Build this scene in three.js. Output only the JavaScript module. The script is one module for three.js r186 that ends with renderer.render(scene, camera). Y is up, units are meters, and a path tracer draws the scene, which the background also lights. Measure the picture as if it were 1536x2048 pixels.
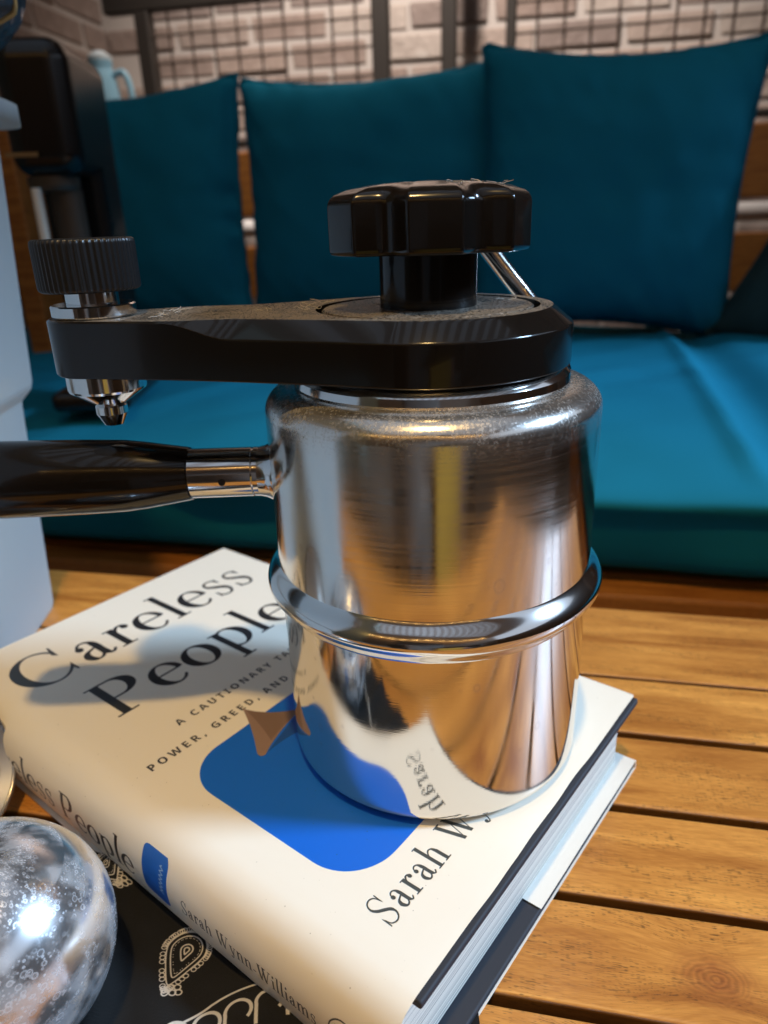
import * as THREE from 'three';
import { mergeGeometries } from 'three/addons/utils/BufferGeometryUtils.js';
import { RoundedBoxGeometry } from 'three/addons/geometries/RoundedBoxGeometry.js';

// ---------------------------------------------------------------- camera, sky, light, exposure
const scene = new THREE.Scene();
const renderer = new THREE.WebGLRenderer({ antialias: true });
renderer.setSize(768, 1024);
renderer.toneMapping = THREE.LinearToneMapping;
renderer.toneMappingExposure = 1.0;
renderer.shadowMap.enabled = true;

const camera = new THREE.PerspectiveCamera(71.06, 0.75, 0.01, 60);
camera.position.set(0, 0.207, 0);
camera.rotation.order = 'YXZ';
camera.rotation.set(-22 * Math.PI / 180, 0, -2.0 * Math.PI / 180);
camera.focus = 0.2;
camera.userData.fStop = 12;
scene.add(camera);

{ // open sky seen past the porch: an even pale blue, paler towards the horizon
  const w = 64, h = 32, d = new Float32Array(w * h * 4);
  for (let j = 0; j < h; j++) for (let i = 0; i < w; i++) {
    const e = Math.max(0, (j + 0.5) / h * 2 - 1), k = 4 * (j * w + i);
    d[k] = 0.95 - 0.25 * e; d[k + 1] = 1.05 - 0.17 * e; d[k + 2] = 1.22 - 0.07 * e; d[k + 3] = 1;
  }
  const sky = new THREE.DataTexture(d, w, h, THREE.RGBAFormat, THREE.FloatType);
  sky.mapping = THREE.EquirectangularReflectionMapping; sky.magFilter = THREE.LinearFilter; sky.minFilter = THREE.LinearFilter; sky.needsUpdate = true;
  scene.background = sky; scene.environment = sky;
  scene.backgroundIntensity = 0.62; scene.environmentIntensity = 0.62;
}
const sun = new THREE.DirectionalLight(new THREE.Color().setRGB(0.46, 0.70, 1.0), 4.5);
sun.position.set(4, 2.75, 0.30); sun.target.position.set(0, 0, 0);
sun.castShadow = true; sun.shadow.radius = 20; sun.shadow.mapSize.set(2048, 2048);
Object.assign(sun.shadow.camera, { left: -2.5, right: 2.5, top: 2.5, bottom: -2.5, near: 0.1, far: 12 });
scene.add(sun, sun.target);

// ---------------------------------------------------------------- helpers
let seed = 7;
const rnd = () => { seed = (seed * 1664525 + 1013904223) >>> 0; return seed / 4294967296; };
const V2 = (x, y) => new THREE.Vector2(x, y), V3 = (x, y, z) => new THREE.Vector3(x, y, z);
const rgb = (r, g, b) => new THREE.Color().setRGB(r, g, b);
const clamp = (x, a = 0, b = 1) => Math.min(b, Math.max(a, x)), mix = (a, b, t) => a + (b - a) * t, smooth = (a, b, x) => { const t = clamp((x - a) / (b - a)); return t * t * (3 - 2 * t); };
function hash(x, y, s) { let h = Math.imul(x, 374761393) ^ Math.imul(y, 668265263) ^ Math.imul(s, 974634221); h = Math.imul(h ^ (h >>> 13), 1274126177); return ((h ^ (h >>> 16)) >>> 0) / 4294967296; }
function noise(x, y, s = 0, px = 0, py = 0) {
  const i = Math.floor(x), j = Math.floor(y), f = x - i, g = y - j, u = f * f * (3 - 2 * f), v = g * g * (3 - 2 * g);
  const H = (a, b) => hash(px ? ((a % px) + px) % px : a, py ? ((b % py) + py) % py : b, s);
  return mix(mix(H(i, j), H(i + 1, j), u), mix(H(i, j + 1), H(i + 1, j + 1), u), v);
}
const fbm = (x, y, s = 0, n = 4) => { let a = 0, k = 0.5, t = 0; for (let i = 0; i < n; i++) { a += k * noise(x, y, s + i); t += k; x *= 2.03; y *= 2.03; k *= 0.5; } return a / t; };
const names = new Map();
const numbered = (n) => { const k = names.get(n) || 0; names.set(n, k + 1); return k ? n + '_' + String(k).padStart(3, '0') : n; };
function part(name, geo, mat, parent) { const m = new THREE.Mesh(geo, mat); m.name = name; m.castShadow = m.receiveShadow = true; parent.add(m); return m; }
function thing(name, label, category, pos = [0, 0, 0], group) {
  const o = new THREE.Group(); o.name = numbered(name); o.position.set(...pos); o.userData = { label, category }; if (group) o.userData.group = group; scene.add(o); return o;
}
function single(name, label, category, geo, mat, pos = [0, 0, 0]) { const m = part(numbered(name), geo, mat, scene); m.position.set(...pos); m.userData = { label, category }; return m; }
function struct(name, geo, mat, parent = scene) { const m = part(numbered(name), geo, mat, parent); m.userData.kind = 'structure'; return m; }
function dataTex(w, h, f, { srgb = false, repeat = true } = {}) { // f(x, y) -> [r, g, b] 0..1
  const d = new Uint8Array(w * h * 4);
  for (let j = 0; j < h; j++) for (let i = 0; i < w; i++) { const c = f(i, j), k = 4 * (j * w + i); d[k] = 255 * clamp(c[0]); d[k + 1] = 255 * clamp(c[1]); d[k + 2] = 255 * clamp(c[2]); d[k + 3] = 255; }
  const t = new THREE.DataTexture(d, w, h); t.magFilter = THREE.LinearFilter; t.minFilter = THREE.LinearFilter;
  if (repeat) t.wrapS = t.wrapT = THREE.RepeatWrapping; if (srgb) t.colorSpace = THREE.SRGBColorSpace; t.needsUpdate = true; return t;
}
const grey = (w, h, f) => dataTex(w, h, (x, y) => { const g = f(x, y); return [g, g, g]; });
function lathe(points, seg = 96, yaw = 0) { // points [r, y]; uv = (turn 0..1, arc length in metres); corners over 35 degrees stay sharp
  const P = points, N = P.length, sn = [], rows = []; let s = 0;
  for (let i = 0; i + 1 < N; i++) { const dr = P[i + 1][0] - P[i][0], dy = P[i + 1][1] - P[i][1], l = Math.hypot(dr, dy) || 1e-9; sn.push([dy / l, -dr / l, l]); }
  for (let i = 0; i < N; i++) {
    if (i) s += sn[i - 1][2];
    const a = sn[i - 1], b = sn[i];
    if (!a || !b) { const q = a || b; rows.push([P[i], s, q[0], q[1], !!b]); continue; }
    if (a[0] * b[0] + a[1] * b[1] < 0.93) { rows.push([P[i], s, a[0], a[1], false], [P[i], s, b[0], b[1], true]); continue; }
    const x = a[0] * a[2] + b[0] * b[2], y = a[1] * a[2] + b[1] * b[2], l = Math.hypot(x, y); rows.push([P[i], s, x / l, y / l, true]);
  }
  const pos = [], nor = [], uv = [], idx = [], n = seg + 1;
  rows.forEach(([p, t, nr, ny]) => { for (let k = 0; k <= seg; k++) { const a = k / seg * 2 * Math.PI + yaw, c = Math.cos(a), d = Math.sin(a); pos.push(p[0] * d, p[1], p[0] * c); nor.push(nr * d, ny, nr * c); uv.push(k / seg, t); } });
  rows.forEach((r, i) => { if (!r[4] || i + 1 >= rows.length) return; for (let k = 0; k < seg; k++) { const a = i * n + k; idx.push(a, a + 1, a + n, a + 1, a + n + 1, a + n); } });
  const g = new THREE.BufferGeometry(); g.setAttribute('position', new THREE.Float32BufferAttribute(pos, 3)); g.setAttribute('normal', new THREE.Float32BufferAttribute(nor, 3)); g.setAttribute('uv', new THREE.Float32BufferAttribute(uv, 2)); g.setIndex(idx);
  return g;
}
const arc = (cx, cy, r, a0, a1, n, ry = r) => Array.from({ length: n + 1 }, (_, i) => { const a = (a0 + (a1 - a0) * i / n) * Math.PI / 180; return [cx + r * Math.cos(a), cy + ry * Math.sin(a)]; });
function grid(nu, nv, f, closeU = false) { // f(u, v) -> [x, y, z], uv = (u, v)
  const pos = [], uv = [], idx = [];
  for (let j = 0; j <= nv; j++) for (let i = 0; i <= nu; i++) { const p = f(i / nu, j / nv); pos.push(p[0], p[1], p[2]); uv.push(p[3] ?? i / nu, p[4] ?? j / nv); }
  for (let j = 0; j < nv; j++) for (let i = 0; i < nu; i++) { const a = j * (nu + 1) + i, b = a + nu + 1; idx.push(a, a + 1, b, a + 1, b + 1, b); }
  const g = new THREE.BufferGeometry(); g.setAttribute('position', new THREE.Float32BufferAttribute(pos, 3)); g.setAttribute('uv', new THREE.Float32BufferAttribute(uv, 2)); g.setIndex(idx); g.computeVertexNormals();
  if (closeU) { const n = g.attributes.normal, q = V3(0, 0, 0); for (let j = 0; j <= nv; j++) { const a = j * (nu + 1), b = a + nu; q.set(n.getX(a) + n.getX(b), n.getY(a) + n.getY(b), n.getZ(a) + n.getZ(b)).normalize(); n.setXYZ(a, q.x, q.y, q.z); n.setXYZ(b, q.x, q.y, q.z); } }
  return g;
}
const rbox = (w, h, d, r = 0.003, x = 0, y = 0, z = 0, seg = 2) => new RoundedBoxGeometry(w, h, d, seg, r).translate(x, y, z);
const box = (w, h, d, x = 0, y = 0, z = 0) => new THREE.BoxGeometry(w, h, d).translate(x, y, z);
const tube = (pts, r, seg = 32, rad = 12) => new THREE.TubeGeometry(new THREE.CatmullRomCurve3(pts.map((p) => V3(...p))), seg, r, rad);
const cyl = (r0, r1, h, seg = 24) => new THREE.CylinderGeometry(r0, r1, h, seg);
function boxUV(g, k = 1) { // uv in metres from the face's own axes
  g = g.index ? g.toNonIndexed() : g; const p = g.attributes.position, n = g.attributes.normal, u = [];
  for (let i = 0; i < p.count; i++) { const ax = Math.abs(n.getX(i)), ay = Math.abs(n.getY(i)), az = Math.abs(n.getZ(i)); if (ay >= ax && ay >= az) u.push(p.getX(i) * k, p.getZ(i) * k); else if (az >= ax) u.push(p.getX(i) * k, p.getY(i) * k); else u.push(p.getZ(i) * k, p.getY(i) * k); }
  g.setAttribute('uv', new THREE.Float32BufferAttribute(u, 2)); return g;
}
const YAW = -12.3 * Math.PI / 180;                       // table, sofa, trellis and walls share this turn
const frameTo = (s, y, t) => { const c = Math.cos(YAW), n = Math.sin(YAW); return [s * c + t * n, y, -s * n + t * c]; };

// ---------------------------------------------------------------- wood
function woodTex(s, knot, tone) {
  const W = 1536, H = 320;                              // 0.32 m along the grain, 0.05 m across
  return dataTex(W, H, (i, j) => {
    const x = i / W * 0.32, y = j / H * 0.05; let wx = x, wy = y, kd = 0, ring = 0;
    if (knot) { const dx = (x - knot[0]) / 1.35, dy = y - knot[1], r = Math.hypot(dx, dy); kd = Math.exp(-(r * r) / (0.0075 ** 2)); wy += dy * 0.9 * Math.exp(-(r * r) / 0.00022); ring = 0.5 + 0.5 * Math.sin(r * 4600 + 11 * fbm(x * 260, y * 260, s + 40, 3)); kd = Math.max(kd, 0); }
    const P = 32, n1 = noise(x * 100 * 0.25, wy * 260, s, 8), n2 = noise(x * 100, wy * 900, s + 1, P), n3 = noise(x * 400, wy * 3600, s + 2, 128), n4 = noise(x * 25, wy * 100, s + 3, 8);
    const pore = smooth(0.66, 0.95, noise(x * 600, wy * 5600, s + 4, 192)) * smooth(0.30, 0.72, noise(x * 50, wy * 260, s + 5, 16));
    let v = 0.50 + 0.24 * (n1 - 0.5) + 0.14 * (n2 - 0.5) + 0.20 * (n3 - 0.5) + 0.30 * (n4 - 0.5);
    const band = smooth(0.62, 0.8, noise(x * 12.5, wy * 90, s + 6, 4));
    v -= 0.20 * band; v = v * tone;
    let c = [mix(0.57, 0.97, v), mix(0.35, 0.74, v), mix(0.13, 0.39, v)];
    c = c.map((q) => q * (1 - 0.36 * pore));
    if (kd > 0.001) { const k = clamp(kd * 1.3 - 0.12) * (0.55 + 0.45 * noise(x * 500, y * 500, s + 50)), dk = [0.46 + 0.16 * ring, 0.26 + 0.11 * ring, 0.12 + 0.06 * ring]; c = c.map((q, m) => mix(q, dk[m], k * 0.85)); }
    return c;
  }, { srgb: true });
}
const woodBump = grey(512, 128, (i, j) => 0.6 * noise(i / 16, j / 1.2, 90, 32) + 0.4 * smooth(0.7, 0.95, noise(i / 5, j / 1.1, 91)));
woodBump.repeat.set(1 / 0.2, 1 / 0.05);
const woodMats = [[11, null, 1.08], [23, null, 1.0], [37, null, 0.93], [51, [0.16, 0.024], 1.02], [67, null, 1.12]].map(([s, k, t]) => {
  const m = woodTex(s, k, t); m.repeat.set(1 / 0.32, 1 / 0.05);
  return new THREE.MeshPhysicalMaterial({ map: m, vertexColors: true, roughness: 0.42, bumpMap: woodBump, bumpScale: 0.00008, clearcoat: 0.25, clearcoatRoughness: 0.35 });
});
const darkWood = new THREE.MeshPhysicalMaterial({ map: woodMats[2].map, color: rgb(0.75, 0.58, 0.46), roughness: 0.5, bumpMap: woodBump, bumpScale: 0.0003 });

// ---------------------------------------------------------------- porch (mostly behind and beside the camera; seen in the reflections)
const porch = new THREE.Group(); porch.rotation.y = YAW;
{
  const deck = new THREE.MeshStandardMaterial({ color: rgb(0.28, 0.22, 0.17), roughness: 0.8 });
  const g = box(6, 0.05, 6, 0, -0.47, 0); const f = struct('floor', g, deck); f.rotation.y = YAW;
}
const mortar = new THREE.MeshStandardMaterial({ color: rgb(0.42, 0.375, 0.34), roughness: 0.95 });
const brickBump = grey(128, 128, (i, j) => fbm(i / 12, j / 12, 70, 4));
const brickTone = dataTex(128, 128, (i, j) => { const a = fbm(i / 20, j / 20, 75, 4), b = smooth(0.55, 0.75, fbm(i / 30, j / 16, 79, 3)); return [0.72 + 0.28 * a + 0.25 * b, 0.68 + 0.3 * a + 0.32 * b, 0.66 + 0.3 * a + 0.36 * b]; });
brickBump.repeat.set(8, 8); brickTone.repeat.set(6, 6);
const brickMats = [[0.32, 0.262, 0.228], [0.28, 0.22, 0.19], [0.38, 0.315, 0.275], [0.42, 0.37, 0.33], [0.24, 0.195, 0.175], [0.35, 0.28, 0.24]].map((c) => new THREE.MeshStandardMaterial({ color: rgb(...c), map: brickTone, roughness: 0.93, bumpMap: brickBump, bumpScale: 0.004 }));
function brickGeo(w, h, d) { // uneven edges
  const g = boxUV(new RoundedBoxGeometry(w, h, d, 2, 0.006)); const p = g.attributes.position;
  for (let i = 0; i < p.count; i++) { const x = p.getX(i), y = p.getY(i), z = p.getZ(i); p.setXYZ(i, x + 0.005 * (noise(x * 60 + 9, y * 60, 3) - 0.5), y + 0.006 * (noise(x * 40, z * 40 + 5, 4) - 0.5), z + 0.005 * (noise(x * 50, y * 50, 5) - 0.5)); }
  g.computeVertexNormals(); return g;
}
const BW = 0.190, BH = 0.053, PX = 0.199, PY = 0.0645;
const brickGeos = [brickGeo(BW, BH, 0.05), brickGeo(BW * 0.99, BH * 1.03, 0.05), brickGeo(BW * 0.97, BH * 0.96, 0.05)], halfBrick = brickGeo(BW * 0.48, BH, 0.05);
function brickWall(name, w, h, s0, sign, y0, yIn, xIn) { // local x along the wall, front face at z = 0; bricks as parts inside [xIn], yIn, the rest joined
  const wall = struct(name, box(w, h, 0.10, s0 + w / 2, y0 + h / 2, -0.0515), mortar); const rest = [];
  for (let r = 0; r * PY < h - 0.03; r++) for (let k = -1; k * PX < w + 0.2; k++) {
    const x = s0 + k * PX + (r % 2 ? PX / 2 : 0) + (rnd() - 0.5) * 0.006, y = y0 + r * PY + PY / 2; if (x - BW / 2 < s0 - 0.001 || x + BW / 2 > s0 + w + 0.001) continue;
    const gi = Math.floor(rnd() * 3), mi = Math.floor(rnd() * 6), z = -0.02 + (rnd() - 0.5) * 0.006;
    if (x > xIn[0] && x < xIn[1] && y > yIn[0] && y < yIn[1]) { const b = part(numbered('brick'), brickGeos[gi], brickMats[mi], wall); b.position.set(x, y, z); b.rotation.z = (rnd() - 0.5) * 0.015; }
    else rest.push(brickGeos[gi].clone().translate(x, y, z));
  }
  if (rest.length) { const m = part('farther_bricks', mergeGeometries(rest), brickMats[1], wall); m.userData.kind = 'stuff'; }
  return wall;
}
const WT = -2.0, CS = -1.13;                             // back wall plane and the corner with the side wall
{
  const back = brickWall('back_wall', 2.9, 2.5, CS, 1, -0.47, [0.30, 0.80], [CS, 0.65]);
  back.position.set(...frameTo(0, 0, WT)); back.rotation.y = YAW;
  const side = brickWall('side_wall', 1.62, 2.5, 0, 1, -0.47, [0.40, 0.85], [0, 0.9]);
  side.position.set(...frameTo(CS, 0, WT)); side.rotation.y = YAW + Math.PI / 2; side.scale.z = 1;
  side.position.set(...frameTo(CS, 0, WT + 1.5));
}
{ // house wall behind the camera, left wall, porch roof
  const brown = new THREE.MeshStandardMaterial({ color: rgb(0.30, 0.21, 0.15), roughness: 0.8 }), green = new THREE.MeshStandardMaterial({ color: rgb(0.36, 0.42, 0.37), roughness: 0.9 });
  const a = struct('house_wall', box(4.0, 2.4, 0.1, 0, 0.73, 0), brown); a.position.set(...frameTo(-0.2, 0, 1.5)); a.rotation.y = YAW;
  const b = struct('left_wall', box(0.1, 2.7, 2.0, 0, 0.88, 0), green); b.position.set(...frameTo(CS - 0.06, 0, 0.5)); b.rotation.y = YAW;
  const f = struct('wooden_fence', box(0.04, 1.3, 4.2, 0, 0.18, 0), new THREE.MeshStandardMaterial({ color: rgb(0.16, 0.10, 0.06), roughness: 0.8 })); f.position.set(...frameTo(1.75, 0, -0.2)); f.rotation.y = YAW;
  const rw = struct('sun_block_wall', box(0.08, 2.5, 0.86, 0, 0.78, 0), brown); rw.position.set(...frameTo(1.2, 0, -1.60)); rw.rotation.y = YAW;  // added out of view to keep the sun off the back cushions
  const timber = new THREE.MeshStandardMaterial({ color: rgb(0.30, 0.21, 0.14), roughness: 0.8 }), beams = [];
  for (let k = 0; k < 21; k++) beams.push(box(0.06, 0.07, 2.9, -1.42 + k * 0.15, 1.95, 0.45));
  const r = struct('porch_roof', mergeGeometries([box(3.0, 0.08, 1.3, 0.1, 1.95, -1.65), box(0.05, 0.50, 4.2, 1.6, 1.70, -0.2), ...beams]), timber); r.rotation.y = YAW;  // valance and beam gaps added to cut the sun and let sky light in
}

{ // dark chair and amber throw, added to stand in for the reflected person
  const dark = new THREE.MeshStandardMaterial({ color: rgb(0.17, 0.125, 0.10), roughness: 0.8 }), amber = new THREE.MeshStandardMaterial({ color: rgb(0.75, 0.36, 0.04), roughness: 0.9 }), pink = new THREE.MeshStandardMaterial({ color: rgb(0.42, 0.20, 0.17), roughness: 0.9 });
  const o = thing('added_armchair', 'dark chair shape added in place of the person, seen only as a reflection', 'added_armchair', [-0.02, -0.445, 0.66]); o.rotation.y = -0.7;
  part('seat', rbox(0.62, 0.12, 0.5, 0.03, 0, 0.36, 0.0), dark, o); part('backrest', rbox(0.60, 0.75, 0.12, 0.04, 0, 0.78, 0.27), dark, o);
  for (const q of [-0.34, 0.34]) part('armrest', rbox(0.08, 0.30, 0.55, 0.02, q, 0.50, 0), dark, o);
  for (const [a, b] of [[-0.32, -0.22], [0.32, -0.22], [-0.32, 0.28], [0.32, 0.28]]) part('leg', box(0.05, 0.32, 0.05, a, 0.15, b), dark, o);
  const th = thing('added_throw', 'amber throw added in place of the person in amber, seen only as a reflection', 'blanket', [0.10, -0.14, 0.425]); th.rotation.y = -0.7;
  part('cloth', rbox(0.24, 0.42, 0.02, 0.008, -0.02, 0, 0), amber, th); part('border', rbox(0.05, 0.40, 0.018, 0.008, 0.128, 0.01, 0), pink, th);  // amber and pink stand in for the reflected shirt and hands
}

// ---------------------------------------------------------------- warm lamps of the porch and an added wall lamp
const shadeMat = new THREE.MeshStandardMaterial({ color: rgb(0.02, 0.018, 0.016), roughness: 0.6, side: THREE.DoubleSide });
function lamp(label, at, to, r, angle, color, power) { // bulb in a metal shade on a cord; the shade is added to keep its light in a cone
  const o = thing('unseen_lamp', label, 'lamp', at), dir = V3(...to).sub(V3(...at)).normalize();
  const g = part('bulb', new THREE.SphereGeometry(r, 24, 16), new THREE.MeshStandardMaterial({ color: 0x111111, emissive: color, emissiveIntensity: 12 }), o); g.castShadow = false;
  const sh = part('shade', lathe([[0.115, -0.055], [0.10, -0.03], [0.065, 0.03], [0.03, 0.07], [0.012, 0.09], [0, 0.09]], 40), shadeMat, o); sh.quaternion.setFromUnitVectors(V3(0, -1, 0), dir);
  part('cord', cyl(0.003, 0.003, 1.66 - at[1]).translate(0, 0.08 + (1.66 - at[1]) / 2, 0), shadeMat, o);
  const l = new THREE.SpotLight(color, power, 0, angle, 0.55); l.position.set(0, 0, 0); l.castShadow = true; l.shadow.radius = r / 0.02; l.target.position.set(...dir.toArray()); o.add(l, l.target);
}
lamp('warm bulb in a black shade hanging above the table', [-0.01, 1.15, 0.115], [-0.01, 0, -0.17], 0.024, 0.52, rgb(1, 0.65, 0.24), 2.15);
lamp('unseen pale bulb in a black shade, added to brighten the brick wall', frameTo(-0.25, 1.45, -1.25), frameTo(-0.28, 0.52, -2.0), 0.03, 0.80, rgb(1, 0.88, 0.80), 9.5);  // no such lamp in view; added to light the bricks

{ // string of small warm lights along the house wall
  const o = thing('string_lights', 'string of small warm bulbs along the house wall', 'string lights'); const pts = [];
  const gm = new THREE.MeshStandardMaterial({ color: 0x111111, emissive: rgb(1, 0.58, 0.18), emissiveIntensity: 14 }), gg = new THREE.SphereGeometry(0.011, 16, 12);
  for (let k = 0; k <= 10; k++) { const p = frameTo(-1.0 + k * 0.22, 1.30 - 0.10 * Math.sin(((k % 5) / 5) * Math.PI), 1.25); pts.push([p[0], p[1] + 0.02, p[2]]); const b = part('bulb', gg, gm, o); b.position.set(...p); b.castShadow = false; const l = new THREE.PointLight(rgb(1, 0.58, 0.18), 0.035); l.castShadow = true; l.shadow.radius = 0.55; b.add(l); }
  part('cord', tube(pts, 0.003, 80, 6), shadeMat, o);
}

// ---------------------------------------------------------------- table
{
  const t = thing('coffee_table', 'brown slatted wooden table under the book and steamer', 'table'); t.rotation.y = YAW;
  const gaps = [-0.3070, -0.2640, -0.2208, -0.1785, -0.1405, -0.097, -0.054, -0.011], L = 0.99, x0 = -0.195, GAP = 0.0032;
  const order = [0, 2, 4, 1, 3, 0, 2, 1, 4, 0];
  const plank = (w, m, off) => { const g = boxUV(rbox(L, 0.024, w, 0.0016, 0, -0.012, 0)); const u = g.attributes.uv; for (let i = 0; i < u.count; i++) u.setXY(i, u.getX(i) + off[0], u.getY(i) + off[1]); const c = [], nn = g.attributes.normal; for (let i = 0; i < nn.count; i++) { const q = nn.getY(i) > 0.6 ? 1 : 0.32; c.push(q, q * 0.9, q * 0.8); } g.setAttribute('color', new THREE.Float32BufferAttribute(c, 3)); return g; }; // sides darkened by vertex colour to stand for shade in the gaps
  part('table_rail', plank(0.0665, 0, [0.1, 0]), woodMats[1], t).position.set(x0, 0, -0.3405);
  for (let k = 0; k + 1 < gaps.length; k++) {
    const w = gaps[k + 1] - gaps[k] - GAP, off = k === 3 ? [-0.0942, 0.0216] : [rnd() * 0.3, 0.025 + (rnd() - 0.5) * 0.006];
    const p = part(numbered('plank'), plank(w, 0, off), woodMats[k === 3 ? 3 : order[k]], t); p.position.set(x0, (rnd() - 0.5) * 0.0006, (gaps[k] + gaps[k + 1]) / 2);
  }
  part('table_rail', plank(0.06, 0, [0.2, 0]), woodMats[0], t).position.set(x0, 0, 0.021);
  for (const s of [-0.55, -0.2, 0.2]) part('cross_bar', boxUV(rbox(0.05, 0.02, 0.42, 0.002, s, -0.0345, -0.14)), darkWood, t);
  for (const [a, b] of [[-0.64, -0.34], [0.25, -0.34], [-0.64, 0.01], [0.25, 0.01]]) part('leg', boxUV(rbox(0.045, 0.40, 0.045, 0.003, a, -0.22, b)), darkWood, t);
}

// ---------------------------------------------------------------- fabric, sofa and cushions
const weave = grey(64, 64, (i, j) => 0.5 + 0.25 * Math.sin(i / 64 * 2 * Math.PI * 8) * (((j >> 2) & 1) ? 1 : -1) + 0.25 * (hash(i, j, 5) - 0.5)); weave.repeat.set(80, 80);
const teal = new THREE.MeshPhysicalMaterial({ color: rgb(0.010, 0.180, 0.275), roughness: 0.85, bumpMap: weave, bumpScale: 0.0002, specularIntensity: 0.1 });
const tealDark = new THREE.MeshPhysicalMaterial({ color: rgb(0.012, 0.045, 0.05), roughness: 0.9, bumpMap: weave, bumpScale: 0.0002 });
function seatCushion(s0, s1, y, sd, dent) { // closed section swept along the sofa
  const prof = [[-1.30, -0.06], [-0.9, -0.066], [-0.565, -0.063], [-0.546, -0.058], [-0.538, -0.04], [-0.532, -0.02], [-0.5275, -0.003], [-0.5262, 0.0], [-0.5215, 0.0015], [-0.5195, 0.0045], [-0.5215, 0.0075], [-0.527, 0.0088], [-0.536, 0.0115], [-0.57, 0.017], [-0.65, 0.026], [-0.8, 0.036], [-1.0, 0.042], [-1.2, 0.042], [-1.28, 0.03], [-1.305, 0.0], [-1.30, -0.06]];
  const c = new THREE.CatmullRomCurve3(prof.map(([t, h]) => V3(t, h, 0)), false, 'centripetal'), P = c.getSpacedPoints(150);
  const n = 320;
  return grid(n, 150, (u, v) => {
    const q = P[Math.round(v * 150)], s = mix(s0, s1, u), e = Math.min(u, 1 - u) * (s1 - s0), r = Math.pow(clamp(1 - e / 0.022), 2.2);
    let h = q.y, t = q.x; const top = smooth(-0.01, 0.02, h);
    h += top * (0.012 * (fbm(s * 5 + sd, t * 6, 30 + sd, 3) - 0.5) + 0.006 * (noise(s * 14 + t * 22, t * 9 - s * 4, 33 + sd) - 0.5) + dent(s, t));
    t += (1 - top) * 0.010 * (noise(s * 12, h * 40, 35 + sd) - 0.5) * smooth(-1.2, -0.6, t);
    const cy = -0.025, ct = mix(t, -0.9, 0.02); h = mix(h, cy, r * 0.62); t = mix(t, ct, r);
    return [s, h + y, t, s, v * 1.7];
  });
}
const PLACE = (o) => { o.rotation.y = YAW; return o; };
{
  const g = thing('patio_sofa', 'brown wooden patio sofa frame holding the teal cushions', 'sofa'); PLACE(g);
  part('front_rail', boxUV(rbox(2.1, 0.10, 0.035, 0.004, -0.1, -0.125, -0.548)), darkWood, g);
  part('seat_board', boxUV(box(2.06, 0.02, 0.72, -0.1, -0.085, -0.93)), darkWood, g);
  part('back_rail', boxUV(rbox(2.1, 0.115, 0.03, 0.004, -0.1, 0.283, -1.46)), darkWood, g);
  part('back_rail', boxUV(rbox(2.1, 0.10, 0.03, 0.004, -0.1, 0.12, -1.46)), darkWood, g);
  for (const s of [-1.08, 0.9]) { part('back_post', boxUV(rbox(0.05, 0.80, 0.05, 0.004, s, -0.05, -1.47)), darkWood, g); part('front_post', boxUV(rbox(0.05, 0.44, 0.05, 0.004, s, -0.24, -0.60)), darkWood, g); }
  part('arm', boxUV(rbox(0.07, 0.025, 0.92, 0.004, 0.9, 0.16, -1.03)), darkWood, g);
  part('arm', boxUV(rbox(0.07, 0.025, 0.92, 0.004, -1.08, 0.16, -1.03)), darkWood, g);
  const arm = part('arm_slat', boxUV(rbox(0.035, 0.42, 0.08, 0.004, 0, 0, 0)), darkWood, g); arm.position.set(-0.74, 0.17, -1.02);
  PLACE(single('white_pipe', 'white horizontal pipe running behind the sofa back', 'pipe', new THREE.CylinderGeometry(0.017, 0.017, 2.4, 20).rotateZ(Math.PI / 2), new THREE.MeshStandardMaterial({ color: rgb(0.75, 0.74, 0.72), roughness: 0.5 }), frameTo(0, 0.203, -1.55)));
}
PLACE(single('seat_cushion', 'long bright teal seat cushion with a ridge at the right, behind the steamer', 'cushion', seatCushion(-1.06, 1.05, 0, 0, (s, t) => (0.007 * Math.exp(-(((s - 0.178 + 0.02 * (t + 0.9)) / 0.011) ** 2)) - 0.012 * Math.exp(-(((s - 0.215) / 0.030) ** 2))) * smooth(-0.53, -0.60, t) + 0.005 * Math.exp(-(((s + 0.52 + 0.5 * (t + 0.9)) / 0.03) ** 2)) + 0.004 * Math.exp(-(((s + 0.30 + 0.55 * (t + 0.9)) / 0.022) ** 2))), teal));
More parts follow.
